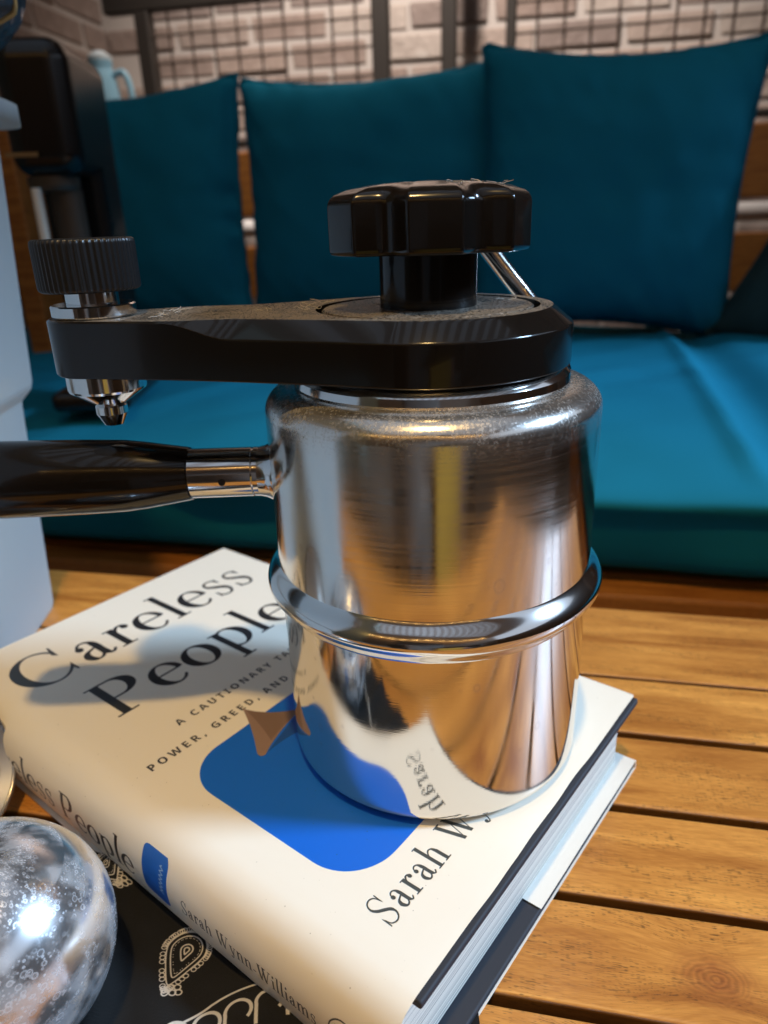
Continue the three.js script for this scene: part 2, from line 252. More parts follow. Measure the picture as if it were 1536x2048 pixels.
function pillow(w, h, d, sd, pinch = 0.013) { // knife-edge cushion with pointed corners and a seam
  const side = (dir) => grid(56, 56, (u, v) => {
    const a = u * 2 - 1, b = v * 2 - 1, ea = 1 - Math.abs(a) ** 3.4, eb = 1 - Math.abs(b) ** 3.4, th = Math.pow(Math.max(0, ea * eb), 0.44);
    let x = a * w / 2, y = b * h / 2; x -= a * 1.1 * pinch * (1 - b * b) * Math.pow(Math.abs(a), 3); y -= b * pinch * 1.6 * (1 - a * a) * Math.pow(Math.abs(b), 3);
    x += 0.004 * (noise(b * 9, a * 2, sd) - 0.5); y += 0.005 * (noise(a * 9 + 4, b * 2, sd + 1) - 0.5);
    const wr = 0.006 * (noise(a * 5 + sd, b * 5, sd + 2) - 0.5) + 0.008 * (noise(a * 10 + b * 6, b * 3, sd + 3) - 0.5) * (1 - Math.min(ea, eb));
    return [x * dir, y, dir * (d / 2 * th + wr * Math.min(1, th * 2)), a * w / 2, b * h / 2];
  });
  const rim = []; for (let k = 0; k <= 80; k++) { const q = k / 80 * 4, i = Math.floor(q) % 4, f = (q - Math.floor(q)) * 2 - 1, [a, b] = [[f, -1], [1, f], [-f, 1], [-1, -f]][i]; rim.push([a * w / 2 - a * 1.1 * pinch * (1 - b * b) * (Math.abs(a) ** 3), b * h / 2 - b * pinch * 1.6 * (1 - a * a) * (Math.abs(b) ** 3), 0]); }
  return { body: mergeGeometries([side(1), side(-1)]), rim: tube(rim, 0.0035, 160, 6) };
}
function cushion(label, s, y, t, w, h, d, sd, tilt, lean, turn, mat) {
  const o = thing('back_cushion', label, 'cushion', frameTo(s, y, t), null); delete o.userData.group;
  o.rotation.order = 'YXZ'; o.rotation.set(lean, YAW + turn, tilt);
  const p = pillow(w, h, d, sd); part('cover', p.body, mat, o); part('piping', p.rim, mat, o);
}
cushion('teal back cushion behind the star knob, frontmost of the row', 0.089, 0.232, -1.16, 0.375, 0.385, 0.15, 41, -0.040, -0.07, -0.01, teal);
cushion('dark teal back cushion in the middle, behind the valve arm', -0.266, 0.232, -1.22, 0.432, 0.385, 0.15, 47, 0.0, -0.07, -0.06, teal);
cushion('dark teal back cushion at the left beside the black machine', -0.684, 0.232, -1.20, 0.432, 0.380, 0.15, 53, 0.01, -0.07, -0.06, teal);
cushion('blackish green cushion slumped against the right end of the row', 0.475, 0.135, -1.13, 0.36, 0.36, 0.14, 59, -0.42, -0.10, 0, tealDark);

// ---------------------------------------------------------------- trellis in front of the brick wall
{
  const iron = new THREE.MeshStandardMaterial({ color: rgb(0.025, 0.02, 0.016), roughness: 0.6, metalness: 0.3 }), T = -1.75, rust = new THREE.MeshStandardMaterial({ color: rgb(0.06, 0.04, 0.03), roughness: 0.8, metalness: 0.3 });
  const bar = (w, h, x, y, d = 0.03) => rbox(w, h, d, 0.004, x, y, 0);
  function panel(label, s0, s1, y0, y1, posts) {
    const o = thing('trellis_panel', label, 'trellis', frameTo(0, 0, T), 'metal trellis panels in front of the brick wall'); PLACE(o); delete o.userData.group;
    part('top_rail', bar(s1 - s0 + 0.10, 0.045, (s0 + s1) / 2 - 0.045, y1 + 0.0225), iron, o);
    part('bottom_rail', bar(s1 - s0, 0.014, (s0 + s1) / 2, y0), iron, o);
    for (const [x, w] of posts) part('post', bar(w, y1 + 0.45, x, (y1 - 0.45) / 2, 0.034), iron, o);
    for (let x = s0 + 0.052; x < s1 - 0.02; x += 0.0535) part(numbered('wire'), cyl(0.0029, 0.0029, y1 - y0, 8).translate(x + 0.002 * (rnd() - 0.5), (y0 + y1) / 2, 0), rust, o);
    for (let y = y1 - 0.047; y > y0 + 0.01; y -= 0.0535) part(numbered('wire'), cyl(0.0026, 0.0026, s1 - s0, 8).rotateZ(Math.PI / 2).translate((s0 + s1) / 2, y, 0.005), rust, o);
  }
  panel('black trellis panel with a square wire grid above the left cushions', -0.885, -0.352, 0.385, 0.655, [[-0.89, 0.034], [-0.352, 0.036]]);
  panel('black trellis panel with a square wire grid above the right cushion', -0.08, 0.72, 0.385, 0.655, [[-0.08, 0.021], [0.72, 0.03]]);
  PLACE(single('iron_post', 'single black iron post between the two trellis panels', 'post', bar(0.032, 1.4, 0, 0.25, 0.034), iron, frameTo(-0.207, 0, T)));
}

// ---------------------------------------------------------------- pale blue jug on the sofa's back rail
{
  const m = new THREE.MeshPhysicalMaterial({ color: rgb(0.30, 0.55, 0.68), roughness: 0.3 });
  const o = thing('blue_jug', 'pale blue jug with a loop handle behind the left cushion', 'jug', frameTo(-0.845, 0.341, -1.46)); PLACE(o);
  part('body', lathe([[0, 0], [0.026, 0], [0.03, 0.004], [0.031, 0.1], [0.027, 0.135], [0.021, 0.155], [0.023, 0.17], [0.02, 0.168], [0.019, 0.15], [0, 0.1]], 32), m, o);
  part('handle', tube([[0.024, 0.145, 0], [0.045, 0.148, 0], [0.056, 0.12, 0], [0.052, 0.075, 0], [0.03, 0.055, 0]], 0.006, 32, 10), m, o);
  part('lid', lathe([[0.022, 0.168], [0.023, 0.176], [0.01, 0.186], [0, 0.188]], 24), new THREE.MeshStandardMaterial({ color: rgb(0.7, 0.78, 0.8), roughness: 0.4 }), o);
}

// ---------------------------------------------------------------- black machine on the sofa
const blackPlastic = new THREE.MeshPhysicalMaterial({ color: rgb(0.008, 0.0065, 0.006), roughness: 0.24 }), umber = new THREE.MeshStandardMaterial({ color: rgb(0.09, 0.07, 0.055), roughness: 0.4, metalness: 0.4 });
const steel = new THREE.MeshStandardMaterial({ color: rgb(0.42, 0.39, 0.36), metalness: 1, roughness: 0.25 });
{
  const o = thing('coffee_machine', 'black coffee machine standing on the sofa seat at left', 'coffee machine', [-0.297, 0.04, -0.78]); o.rotation.y = 0.06;
  part('head', rbox(0.064, 0.110, 0.135, 0.019, 0.001, 0.270, 0.0, 6), blackPlastic, o);
  part('column', rbox(0.062, 0.29, 0.07, 0.012, 0.001, 0.145, -0.030, 4), blackPlastic, o);
  part('base', rbox(0.078, 0.02, 0.15, 0.008, 0.004, 0.010, -0.0, 4), blackPlastic, o);
  part('collar', lathe([[0.0, 0], [0.021, 0], [0.023, 0.004], [0.023, 0.012], [0, 0.012]], 32).translate(-0.004, 0.204, 0.035), umber, o);
  part('spout', lathe([[0, 0], [0.0035, 0.001], [0.0045, 0.006], [0.0042, 0.05], [0, 0.05]], 20).translate(-0.014, 0.156, 0.058), new THREE.MeshStandardMaterial({ color: rgb(0.88, 0.84, 0.76), roughness: 0.35 }), o);
  part('piston', lathe([[0, 0], [0.0145, 0], [0.0145, 0.14], [0, 0.14]], 32).translate(0.004, 0.065, 0.03), umber, o);
  part('badge', box(0.028, 0.0035, 0.001, -0.014, 0.232, 0.0753), new THREE.MeshStandardMaterial({ color: rgb(0.35, 0.24, 0.12), roughness: 0.4, metalness: 0.6 }), o);
}

// ---------------------------------------------------------------- pale tub and the blue bag in it
{
  const m = new THREE.MeshPhysicalMaterial({ color: rgb(0.60, 0.64, 0.65), roughness: 0.62, transmission: 0.35, thickness: 0, side: THREE.DoubleSide });
  const o = thing('plastic_tub', 'tall pale blue plastic tub cut by the left edge of photo', 'tub', [-0.2, 0, -0.39]); o.rotation.y = 0.09;
  const rr = (w, d, r, y, x0, z0) => { const out = []; for (const [cx, cz, a] of [[-r, -r + d * 0 + d, 0], [-w + r, d - r, 90], [-w + r, r, 180], [-r, r, 270]]) for (let k = 0; k <= 6; k++) { const t = (a + k * 15) * Math.PI / 180; out.push([cx + r * Math.cos(t) + x0, y, (cz > d / 2 ? d - r : r) + r * Math.sin(t) + z0]); } return out; };
  const shell = (levels) => { const R = levels.map(([y, x, z, r]) => rr(0.15 + x, 0.28 + 2 * z, r, y, x, -z)); const n = R[0].length; return grid(n, R.length - 1, (u, v) => R[Math.round(v * (R.length - 1))][Math.round(u * n) % n], true); };
  part('lower_shell', (shell([[0.0, -0.001, -0.001, 0.012], [0.004, 0, 0, 0.013], [0.12, 0.0055, 0.0055, 0.014], [0.1235, 0.006, 0.006, 0.014]])), m, o);
  part('upper_shell', (shell([[0.1235, 0.006, 0.006, 0.014], [0.129, 0.0105, 0.0105, 0.015], [0.133, 0.0115, 0.0115, 0.015], [0.262, 0.0185, 0.0185, 0.016], [0.2622, 0.0165, 0.0165, 0.016], [0.14, 0.009, 0.009, 0.015]])), m, o);
  part('floor_panel', box(0.14, 0.002, 0.27, -0.074, 0.003, 0.14), m, o);
  part('rim', (shell([[0.257, 0.0185, 0.0185, 0.016], [0.257, 0.0275, 0.0275, 0.018], [0.2665, 0.0275, 0.0275, 0.018], [0.2675, 0.0255, 0.0255, 0.018], [0.2675, 0.0165, 0.0165, 0.016]])), m, o);
}
{
  const m = new THREE.MeshPhysicalMaterial({ color: rgb(0.06, 0.08, 0.105), roughness: 0.36, metalness: 0.2, bumpMap: grey(128, 128, (i, j) => Math.abs(fbm(i / 18, j / 18, 120, 4) - 0.5) * 3), bumpScale: 0.01 });
  const o = thing('foil_bag', 'crumpled dark blue foil bag with a golden edge in the tub', 'bag', [-0.193, -0.004, -0.36]);
  const prof = new THREE.CatmullRomCurve3([[0.010, 0.15], [0.012, 0.24], [0.014, 0.272], [0.026, 0.286], [0.040, 0.300], [0.044, 0.318], [0.040, 0.338], [0.026, 0.352], [0.001, 0.358]].map(([a, b]) => V3(a, b, 0)), false, 'centripetal').getPoints(60);
  const R = (v, a) => 1 + 0.42 * (fbm(Math.cos(a) * 3 + 5, Math.sin(a) * 3 + v * 8, 130, 4) - 0.5);
  part('pouch', grid(64, 60, (u, v) => { const a = u * 2 * Math.PI, q = prof[Math.round(v * 60)], r = q.x * R(v, a); return [r * Math.cos(a) + 0.003 - 0.045 * (1 - smooth(0.255, 0.29, q.y)), q.y, -r * Math.sin(a)]; }, true), m, o);
  part('golden_edge', tube(Array.from({ length: 24 }, (_, k) => { const v = 0.36 + 0.5 * k / 23, q = prof[Math.round(v * 60)], r = q.x * R(v, 0) + 0.0004; return [r + 0.003 - 0.045 * (1 - smooth(0.255, 0.29, q.y)), q.y, 0]; }), 0.0011, 48, 8), new THREE.MeshStandardMaterial({ color: rgb(0.42, 0.31, 0.14), metalness: 0.5, roughness: 0.5 }), o);
}

// ---------------------------------------------------------------- lettering: a high-contrast serif drawn with a broad nib (x-height 100, y up)
function glyphs() {
  const G = {}; let cur;
  const sw = (pts, w) => cur.push(['s', pts, w]);       // sweep of a flat nib, width w(t)
  const el = (cx, cy, rx, ry, a0, a1, w) => { const n = 60, pts = []; for (let i = 0; i <= n; i++) { const a = (a0 + (a1 - a0) * i / n) * Math.PI / 180; pts.push([cx + rx * Math.cos(a), cy + ry * Math.sin(a), w(Math.cos(a), Math.sin(a), i / n)]); } sw(pts); };
  const stem = (x, y0, y1, w = 22) => cur.push(['r', x - w / 2, y0, w, y1 - y0]), serif = (x0, x1, y) => cur.push(['r', x0, y - 2.8, x1 - x0, 5.6]), ball = (x, y, r) => cur.push(['c', x, y, r]), poly = (...p) => cur.push(['p', p]);
  const cur2 = (pts, w) => { const c = new THREE.CatmullRomCurve3(pts.map(([x, y]) => V3(x, y, 0))), n = 60, o = []; for (let i = 0; i <= n; i++) { const q = c.getPoint(i / n); o.push([q.x, q.y, typeof w === 'function' ? w(i / n) : w]); } sw(o); };
  const line = (x0, y0, x1, y1, w) => sw([[x0, y0, w], [x1, y1, w]]);
  const def = (ch, adv, f) => { cur = []; f(); G[ch] = { adv, ops: cur }; };
  const HL = 4.5;
  def('o', 112, () => el(56, 50, 41, 50, 0, 360, (c) => HL + 19 * Math.abs(c) ** 1.3));
  def('e', 104, () => { el(54, 50, 40, 50, 8, 318, (c, s, t) => HL + (c < 0 ? 19 * (-c) ** 1.2 : (s > 0 ? 11 * c : 0))); line(16, 55, 93, 55, HL); });
  def('c', 100, () => { el(54, 50, 40, 50, 45, 318, (c) => HL + (c < 0 ? 19 * (-c) ** 1.2 : 0)); ball(80, 80, 11); });
  def('C', 166, () => { el(84, 75, 68, 78, 38, 326, (c) => HL + (c < 0 ? 25 * (-c) ** 1.2 : 0)); poly([132, 112], [144, 98], [146, 152], [141, 152]); poly([136, 30], [146, 48], [148, 8], [143, 4]); });
  def('P', 140, () => { stem(34, 0, 150, 25); serif(6, 66, 2); serif(8, 60, 148); sw([[36, 148, HL], [74, 148, HL]]); el(74, 110, 42, 38, 90, -90, (c) => HL + 21 * Math.abs(c) ** 1.2); line(36, 72, 74, 72, HL); });
  def('p', 116, () => { stem(28, -48, 100); serif(4, 52, -47); serif(6, 30, 98); el(58, 50, 42, 50, 130, -130, (c) => HL + (c > 0 ? 19 * c ** 1.2 : 2)); });
  def('r', 84, () => { stem(28, 0, 100); serif(4, 54, 2); serif(6, 30, 98); cur2([[30, 62], [42, 88], [58, 99], [70, 96]], (t) => HL + 5 * t); ball(72, 86, 11.5); });
  def('a', 104, () => { cur2([[22, 74], [26, 92], [44, 101], [62, 92], [68, 70], [68, 40], [70, 14], [82, 3], [96, 14]], (t) => HL + 15 * smooth(0.3, 0.5, t) * (1 - smooth(0.72, 0.86, t))); ball(24, 76, 11.5); cur2([[66, 58], [48, 54], [26, 44], [20, 24], [34, 3], [54, 8], [66, 28]], (t) => HL + 15 * Math.exp(-(((t - 0.48) / 0.2) ** 2))); });
  def('l', 58, () => { stem(29, 0, 160); serif(4, 54, 2); serif(6, 30, 158); });
  def('h', 124, () => { stem(28, 0, 160); serif(4, 52, 2); serif(6, 30, 158); stem(92, 0, 72); serif(70, 118, 2); cur2([[30, 58], [42, 86], [64, 100], [84, 94], [92, 70]], (t) => HL + 15 * smooth(0.6, 1, t)); });
  def('n', 124, () => { stem(28, 0, 100); serif(4, 52, 2); serif(6, 30, 98); stem(92, 0, 72); serif(70, 118, 2); cur2([[30, 58], [42, 86], [64, 100], [84, 94], [92, 70]], (t) => HL + 15 * smooth(0.6, 1, t)); });
  def('m', 186, () => { stem(28, 0, 100); serif(4, 52, 2); serif(6, 30, 98); for (const x of [62, 124]) { stem(x + 28, 0, 72); serif(x + 6, x + 52, 2); cur2([[x - 32, 58], [x - 20, 86], [x, 100], [x + 20, 94], [x + 28, 70]], (t) => HL + 15 * smooth(0.6, 1, t)); } });
  def('i', 58, () => { stem(29, 0, 100); serif(4, 54, 2); serif(6, 30, 98); ball(28, 138, 12); });
  def('s', 82, () => { cur2([[66, 80], [58, 96], [40, 101], [20, 92], [18, 74], [36, 58], [56, 44], [66, 26], [56, 4], [38, -1], [20, 6], [14, 24]], (t) => HL + 14 * Math.exp(-(((t - 0.5) / 0.14) ** 2))); poly([62, 82], [68, 68], [70, 100], [66, 100]); poly([18, 22], [12, 34], [10, 0], [14, 0]); });
  def('S', 120, () => { cur2([[96, 116], [86, 142], [60, 153], [32, 142], [22, 116], [36, 92], [64, 72], [92, 50], [98, 28], [82, 4], [56, -3], [30, 8], [20, 36]], (t) => HL + 18 * Math.exp(-(((t - 0.5) / 0.15) ** 2))); poly([92, 118], [99, 98], [102, 152], [97, 152]); poly([24, 34], [16, 54], [14, -2], [19, -2]); });
  def('W', 216, () => { line(24, 148, 70, 0, 24); line(70, 0, 114, 148, HL); line(96, 148, 142, 0, 24); line(142, 0, 190, 148, HL); serif(4, 54, 148); serif(80, 136, 148); serif(170, 212, 148); });
  def('y', 112, () => { line(24, 98, 60, 2, 20); line(60, 2, 92, 98, HL); serif(4, 48, 98); serif(74, 112, 98); cur2([[60, 2], [50, -28], [36, -46], [22, -42]], HL); ball(22, -34, 11); });
  def('-', 64, () => cur.push(['r', 10, 36, 44, 9]));
  def(' ', 60, () => {});
  return G;
}
const GL = glyphs();
function textWidth(str, track = 0) { return [...str].reduce((a, c) => a + GL[c].adv + track, 0); }
let INK = 2;
function drawText(ctx, str, x, y, k, track = 0, xs = 1) { // baseline at (x, y), k = size of one unit
  ctx.save(); ctx.translate(x, y); ctx.scale(k * xs, -k);
  for (const ch of str) {
    for (const op of GL[ch].ops) {
      ctx.beginPath();
      if (op[0] === 'r') { ctx.rect(op[1], op[2], op[3], op[4]); ctx.fill(); }
      else if (op[0] === 'c') { ctx.arc(op[1], op[2], op[3], 0, 7); ctx.fill(); }
      else if (op[0] === 'p') { op[1].forEach((p, i) => (i ? ctx.lineTo(...p) : ctx.moveTo(...p))); ctx.closePath(); ctx.fill(); }
      else { const P = op[1]; for (let i = 0; i + 1 < P.length; i++) { const [a, b, w] = P[i], [c, d, z] = P[i + 1], h = 2.9, n = Math.ceil(Math.hypot(c - a, d - b) / 2); for (let q = 0; q <= n; q++) { const t = q / n, ww = mix(w, z, t) + INK; ctx.fillRect(mix(a, c, t) - ww / 2, mix(b, d, t) - h, ww, 2 * h); } } }
    }
    ctx.translate(GL[ch].adv + track, 0);
  }
  ctx.restore();
}
const fitText = (ctx, str, x0, x1, y, cap, track) => { const k = cap / 150; drawText(ctx, str, x0, y, k, track, (x1 - x0) / (textWidth(str, track) * k)); };

// ---------------------------------------------------------------- book
const BOOK = { w: 0.152, h: 0.242, t: 0.034 };
{
  const S = 8.46, CW = 1660, CH = 2048, cv = document.createElement('canvas'); cv.width = CW; cv.height = CH; const x = cv.getContext('2d');
  x.scale(S, S);                                        // millimetres: x = 42 + u, y = v
  const ink = '#24262a';
  x.fillStyle = '#f2ebdc'; x.fillRect(0, 0, 300, 300);
  x.fillStyle = ink;
  fitText(x, 'Careless', 42 + 13.5, 42 + 138.5, 45.3, 27.5, 4);
  fitText(x, 'People', 42 + 25.5, 42 + 126.5, 88.3, 26, 4);
  const caps = (str, cx, y, size, sp) => { x.font = `bold ${size}px sans-serif`; const ws = [...str].map((c) => x.measureText(c).width + sp), tot = ws.reduce((a, b) => a + b, 0) - sp; let q = cx - tot / 2; [...str].forEach((c, i) => { x.fillText(c, q, y); q += ws[i]; }); };
  caps('A CAUTIONARY TALE OF', 42 + 76, 111.2, 5.0, 1.12);
  caps('POWER, GREED, AND LOST IDEALISM', 42 + 76, 123.9, 5.0, 1.12);
  const rr = (a, b, w, h, r) => { x.beginPath(); x.moveTo(a + r, b); x.arcTo(a + w, b, a + w, b + h, r); x.arcTo(a + w, b + h, a, b + h, r); x.arcTo(a, b + h, a, b, r); x.arcTo(a, b, a + w, b, r); x.closePath(); };
  x.fillStyle = '#1268d6'; rr(42 + 21.3, 132.3, 110, 80, 17); x.fill();
  // tan curled shape rising from the blue square
  x.fillStyle = '#1b4f9c'; x.beginPath(); x.moveTo(42 + 46, 149.6); x.quadraticCurveTo(42 + 58, 148.5, 42 + 72, 154); x.lineTo(42 + 74, 143); x.lineTo(42 + 66, 143.5); x.closePath(); x.fill();
  x.fillStyle = '#94796a'; x.beginPath(); x.moveTo(42 + 57.9, 123.4); x.quadraticCurveTo(42 + 60.5, 134, 42 + 69, 140.5); x.lineTo(42 + 68, 143); x.quadraticCurveTo(42 + 56, 144.5, 42 + 45.2, 149.8); x.quadraticCurveTo(42 + 42.4, 149.6, 42 + 44, 146.5); x.quadraticCurveTo(42 + 52, 136, 42 + 57.9, 123.4); x.fill();
  x.fillStyle = '#7f6657'; x.beginPath(); x.moveTo(42 + 58.1, 124.6); x.quadraticCurveTo(42 + 60.5, 134, 42 + 69, 140.5); x.lineTo(42 + 68, 143); x.quadraticCurveTo(42 + 58, 143.6, 42 + 51.5, 146); x.quadraticCurveTo(42 + 55.5, 137, 42 + 58.1, 124.6); x.fill();
  x.fillStyle = '#474c4c'; INK = -1;
  fitText(x, 'Sarah Wynn-Williams', 42 + 17.8, 42 + 134, 226.4, 9.6, 8);
  // spine
  INK = 1;
  x.save(); x.translate(0, 0); x.rotate(Math.PI / 2); x.fillStyle = ink;
  const sb = -22.5;                                      // baseline: canvas x = 22.5 mm
  fitText(x, 'Careless People', 32, 139, sb, 11.2, 4);
  fitText(x, 'Sarah Wynn-Williams', 163, 219, sb - 2.6, 5.2, 8);
  x.restore();
  x.fillStyle = '#2468c8'; x.beginPath(); x.moveTo(38, 143.5); x.quadraticCurveTo(39.6, 143.6, 39.6, 146); x.lineTo(39.6, 155); x.quadraticCurveTo(38, 156.5, 36, 156.5); x.lineTo(23, 156.3); x.quadraticCurveTo(21, 156, 21.3, 153); x.lineTo(22.4, 146); x.quadraticCurveTo(23, 144, 25, 144); x.closePath(); x.fill();
  x.strokeStyle = '#9fc0e8'; x.lineWidth = 0.35; x.beginPath(); x.moveTo(36.5, 153.5); for (let q = 0; q < 14; q++) x.lineTo(36 - q * 0.75, 153.3 + (q % 2 ? 0.9 : -0.7)); x.stroke();
  // round emblem with a wedge-shaped building, and the name under it
  x.strokeStyle = ink; x.lineWidth = 0.4; x.beginPath(); x.arc(29.4, 228, 4.7, 0, 7); x.stroke(); x.fillStyle = ink; x.beginPath(); x.moveTo(26.6, 230.6); x.lineTo(29.2, 224.3); x.lineTo(30.6, 224.3); x.lineTo(32.6, 230.6); x.closePath(); x.fill();
  x.strokeStyle = '#d8cfbd'; x.lineWidth = 0.25; for (let q = 0; q < 6; q++) { x.beginPath(); x.moveTo(27.5, 225.4 + q); x.lineTo(32, 225.4 + q); x.stroke(); } x.beginPath(); x.moveTo(29.6, 224.3); x.lineTo(29.2, 230.6); x.stroke();
  x.fillStyle = ink; caps('FLATIRON', 29.4, 237, 2.6, 0.3); caps('BOOKS', 29.4, 240, 2.4, 0.3);
  // specks of dirt
  for (let q = 0; q < 420; q++) { x.fillStyle = `rgba(90,80,66,${0.15 + 0.35 * rnd()})`; x.beginPath(); x.arc(rnd() * 196, rnd() * 242, 0.06 + 0.12 * rnd() ** 3, 0, 7); x.fill(); }
  const map = new THREE.CanvasTexture(cv); map.colorSpace = THREE.SRGBColorSpace; map.anisotropy = 8;
  // pressed lettering of the author's name
  const bc = document.createElement('canvas'); bc.width = 1660; bc.height = 2048; const bx = bc.getContext('2d'); bx.scale(S, S); bx.fillStyle = '#fff'; bx.fillRect(0, 0, 300, 300); bx.fillStyle = '#000'; INK = -1;
  fitText(bx, 'Sarah Wynn-Williams', 42 + 17.8, 42 + 134, 226.4, 9.6, 8);
  const bump = new THREE.CanvasTexture(bc);
  const paper = new THREE.MeshPhysicalMaterial({ map, roughness: 0.42, bumpMap: bump, bumpScale: 0.0003, clearcoat: 0.12, clearcoatRoughness: 0.3, side: THREE.DoubleSide });
  const white = new THREE.MeshStandardMaterial({ color: rgb(0.80, 0.77, 0.70), roughness: 0.6, side: THREE.DoubleSide }), board = new THREE.MeshStandardMaterial({ color: rgb(0.022, 0.025, 0.035), roughness: 0.7 });
  const pageTex = dataTex(8, 256, (i, j) => { const a = 0.80 + 0.16 * hash(3, j, 9) - 0.22 * (hash(7, j >> 1, 11) > 0.84); return [a, a * 0.985, a * 0.94]; }, { srgb: true }); pageTex.repeat.set(1, 1 / 0.028);
  const pages = new THREE.MeshStandardMaterial({ map: pageTex, roughness: 0.8 });

  const o = thing('hardback_book', 'cream hardback book with a blue square on its cover', 'book', [-0.1897, 0, -0.2616]); o.rotation.y = 51.33 * Math.PI / 180;
  // section of the jacket over front and spine: [u, y] in mm
  const sec = new THREE.CatmullRomCurve3([[152.4, 33.9], [120, 34], [60, 34], [20, 34], [11, 34], [6.5, 33.6], [2.5, 32], [-1.2, 28.6], [-3.4, 23.8], [-4.1, 18.5], [-3.6, 12.5], [-2.2, 6.5], [0.6, 1.6], [3.5, 0.1]].map(([a, b]) => V3(a, b, 0)), false, 'centripetal').getPoints(260);
  const P = []; let s = 0, base = null;
  for (let i = 0; i < sec.length; i++) { if (i) s += Math.hypot(sec[i].x - sec[i - 1].x, sec[i].y - sec[i - 1].y); P.push([sec[i].x, sec[i].y, 42 + 152.4 - s]); }
  const n = P.length - 1;
  part('dust_jacket', grid(n, 60, (u, v) => { const q = P[Math.round(u * n)], e = smooth(0.985, 1, v) * 0.35 * (noise(q[0] / 9, 3, 21) - 0.2); return [q[0] / 1000, (q[1] - e) / 1000, v * (0.2414 + 0.0006 * noise(q[0] / 14, 7, 23)), q[2] / 196.2, 1 - v * 242.5 / 242.08]; }).rotateX(0), paper, o);
  const wavy = (g, amp) => { const p = g.attributes.position; for (let i = 0; i < p.count; i++) if (p.getZ(i) > 0.2) p.setY(i, p.getY(i) + amp * (noise(p.getX(i) * 90, 2, 14) - 0.5)); g.computeVertexNormals(); return g; };
  part('front_board', rbox(0.1455, 0.0027, 0.2425, 0.0008, 0.0795, 0.03222, 0.12235), board, o);
  part('back_board', rbox(0.1515, 0.0024, 0.2445, 0.0008, 0.0765, 0.0018, 0.1228), board, o);
  part('page_block', boxUV(rbox(0.1465, 0.0280, 0.2365, 0.0006, 0.0745, 0.0170, 0.1203)), pages, o);
  const flap = (u0, y, z0, z1) => grid(24, 2, (a, b) => [mix(u0, 0.1527, a), y + 0.0004 * (noise(a * 5, b * 2, 16) - 0.3), mix(z0, z1, b)]);
  part('jacket_flap', flap(0.070, 0.00345, 0.002, 0.2452), white, o);
  part('jacket_back', mergeGeometries([box(0.1545, 0.0004, 0.2452, 0.0757, 0.0003, 0.1228), box(0.0006, 0.0036, 0.2452, 0.1529, 0.0019, 0.1228)]), white, o);
  part('jacket_fold', mergeGeometries([box(0.0005, 0.0030, 0.2412, 0.1527, 0.0324, 0.1207)]), white, o);
}

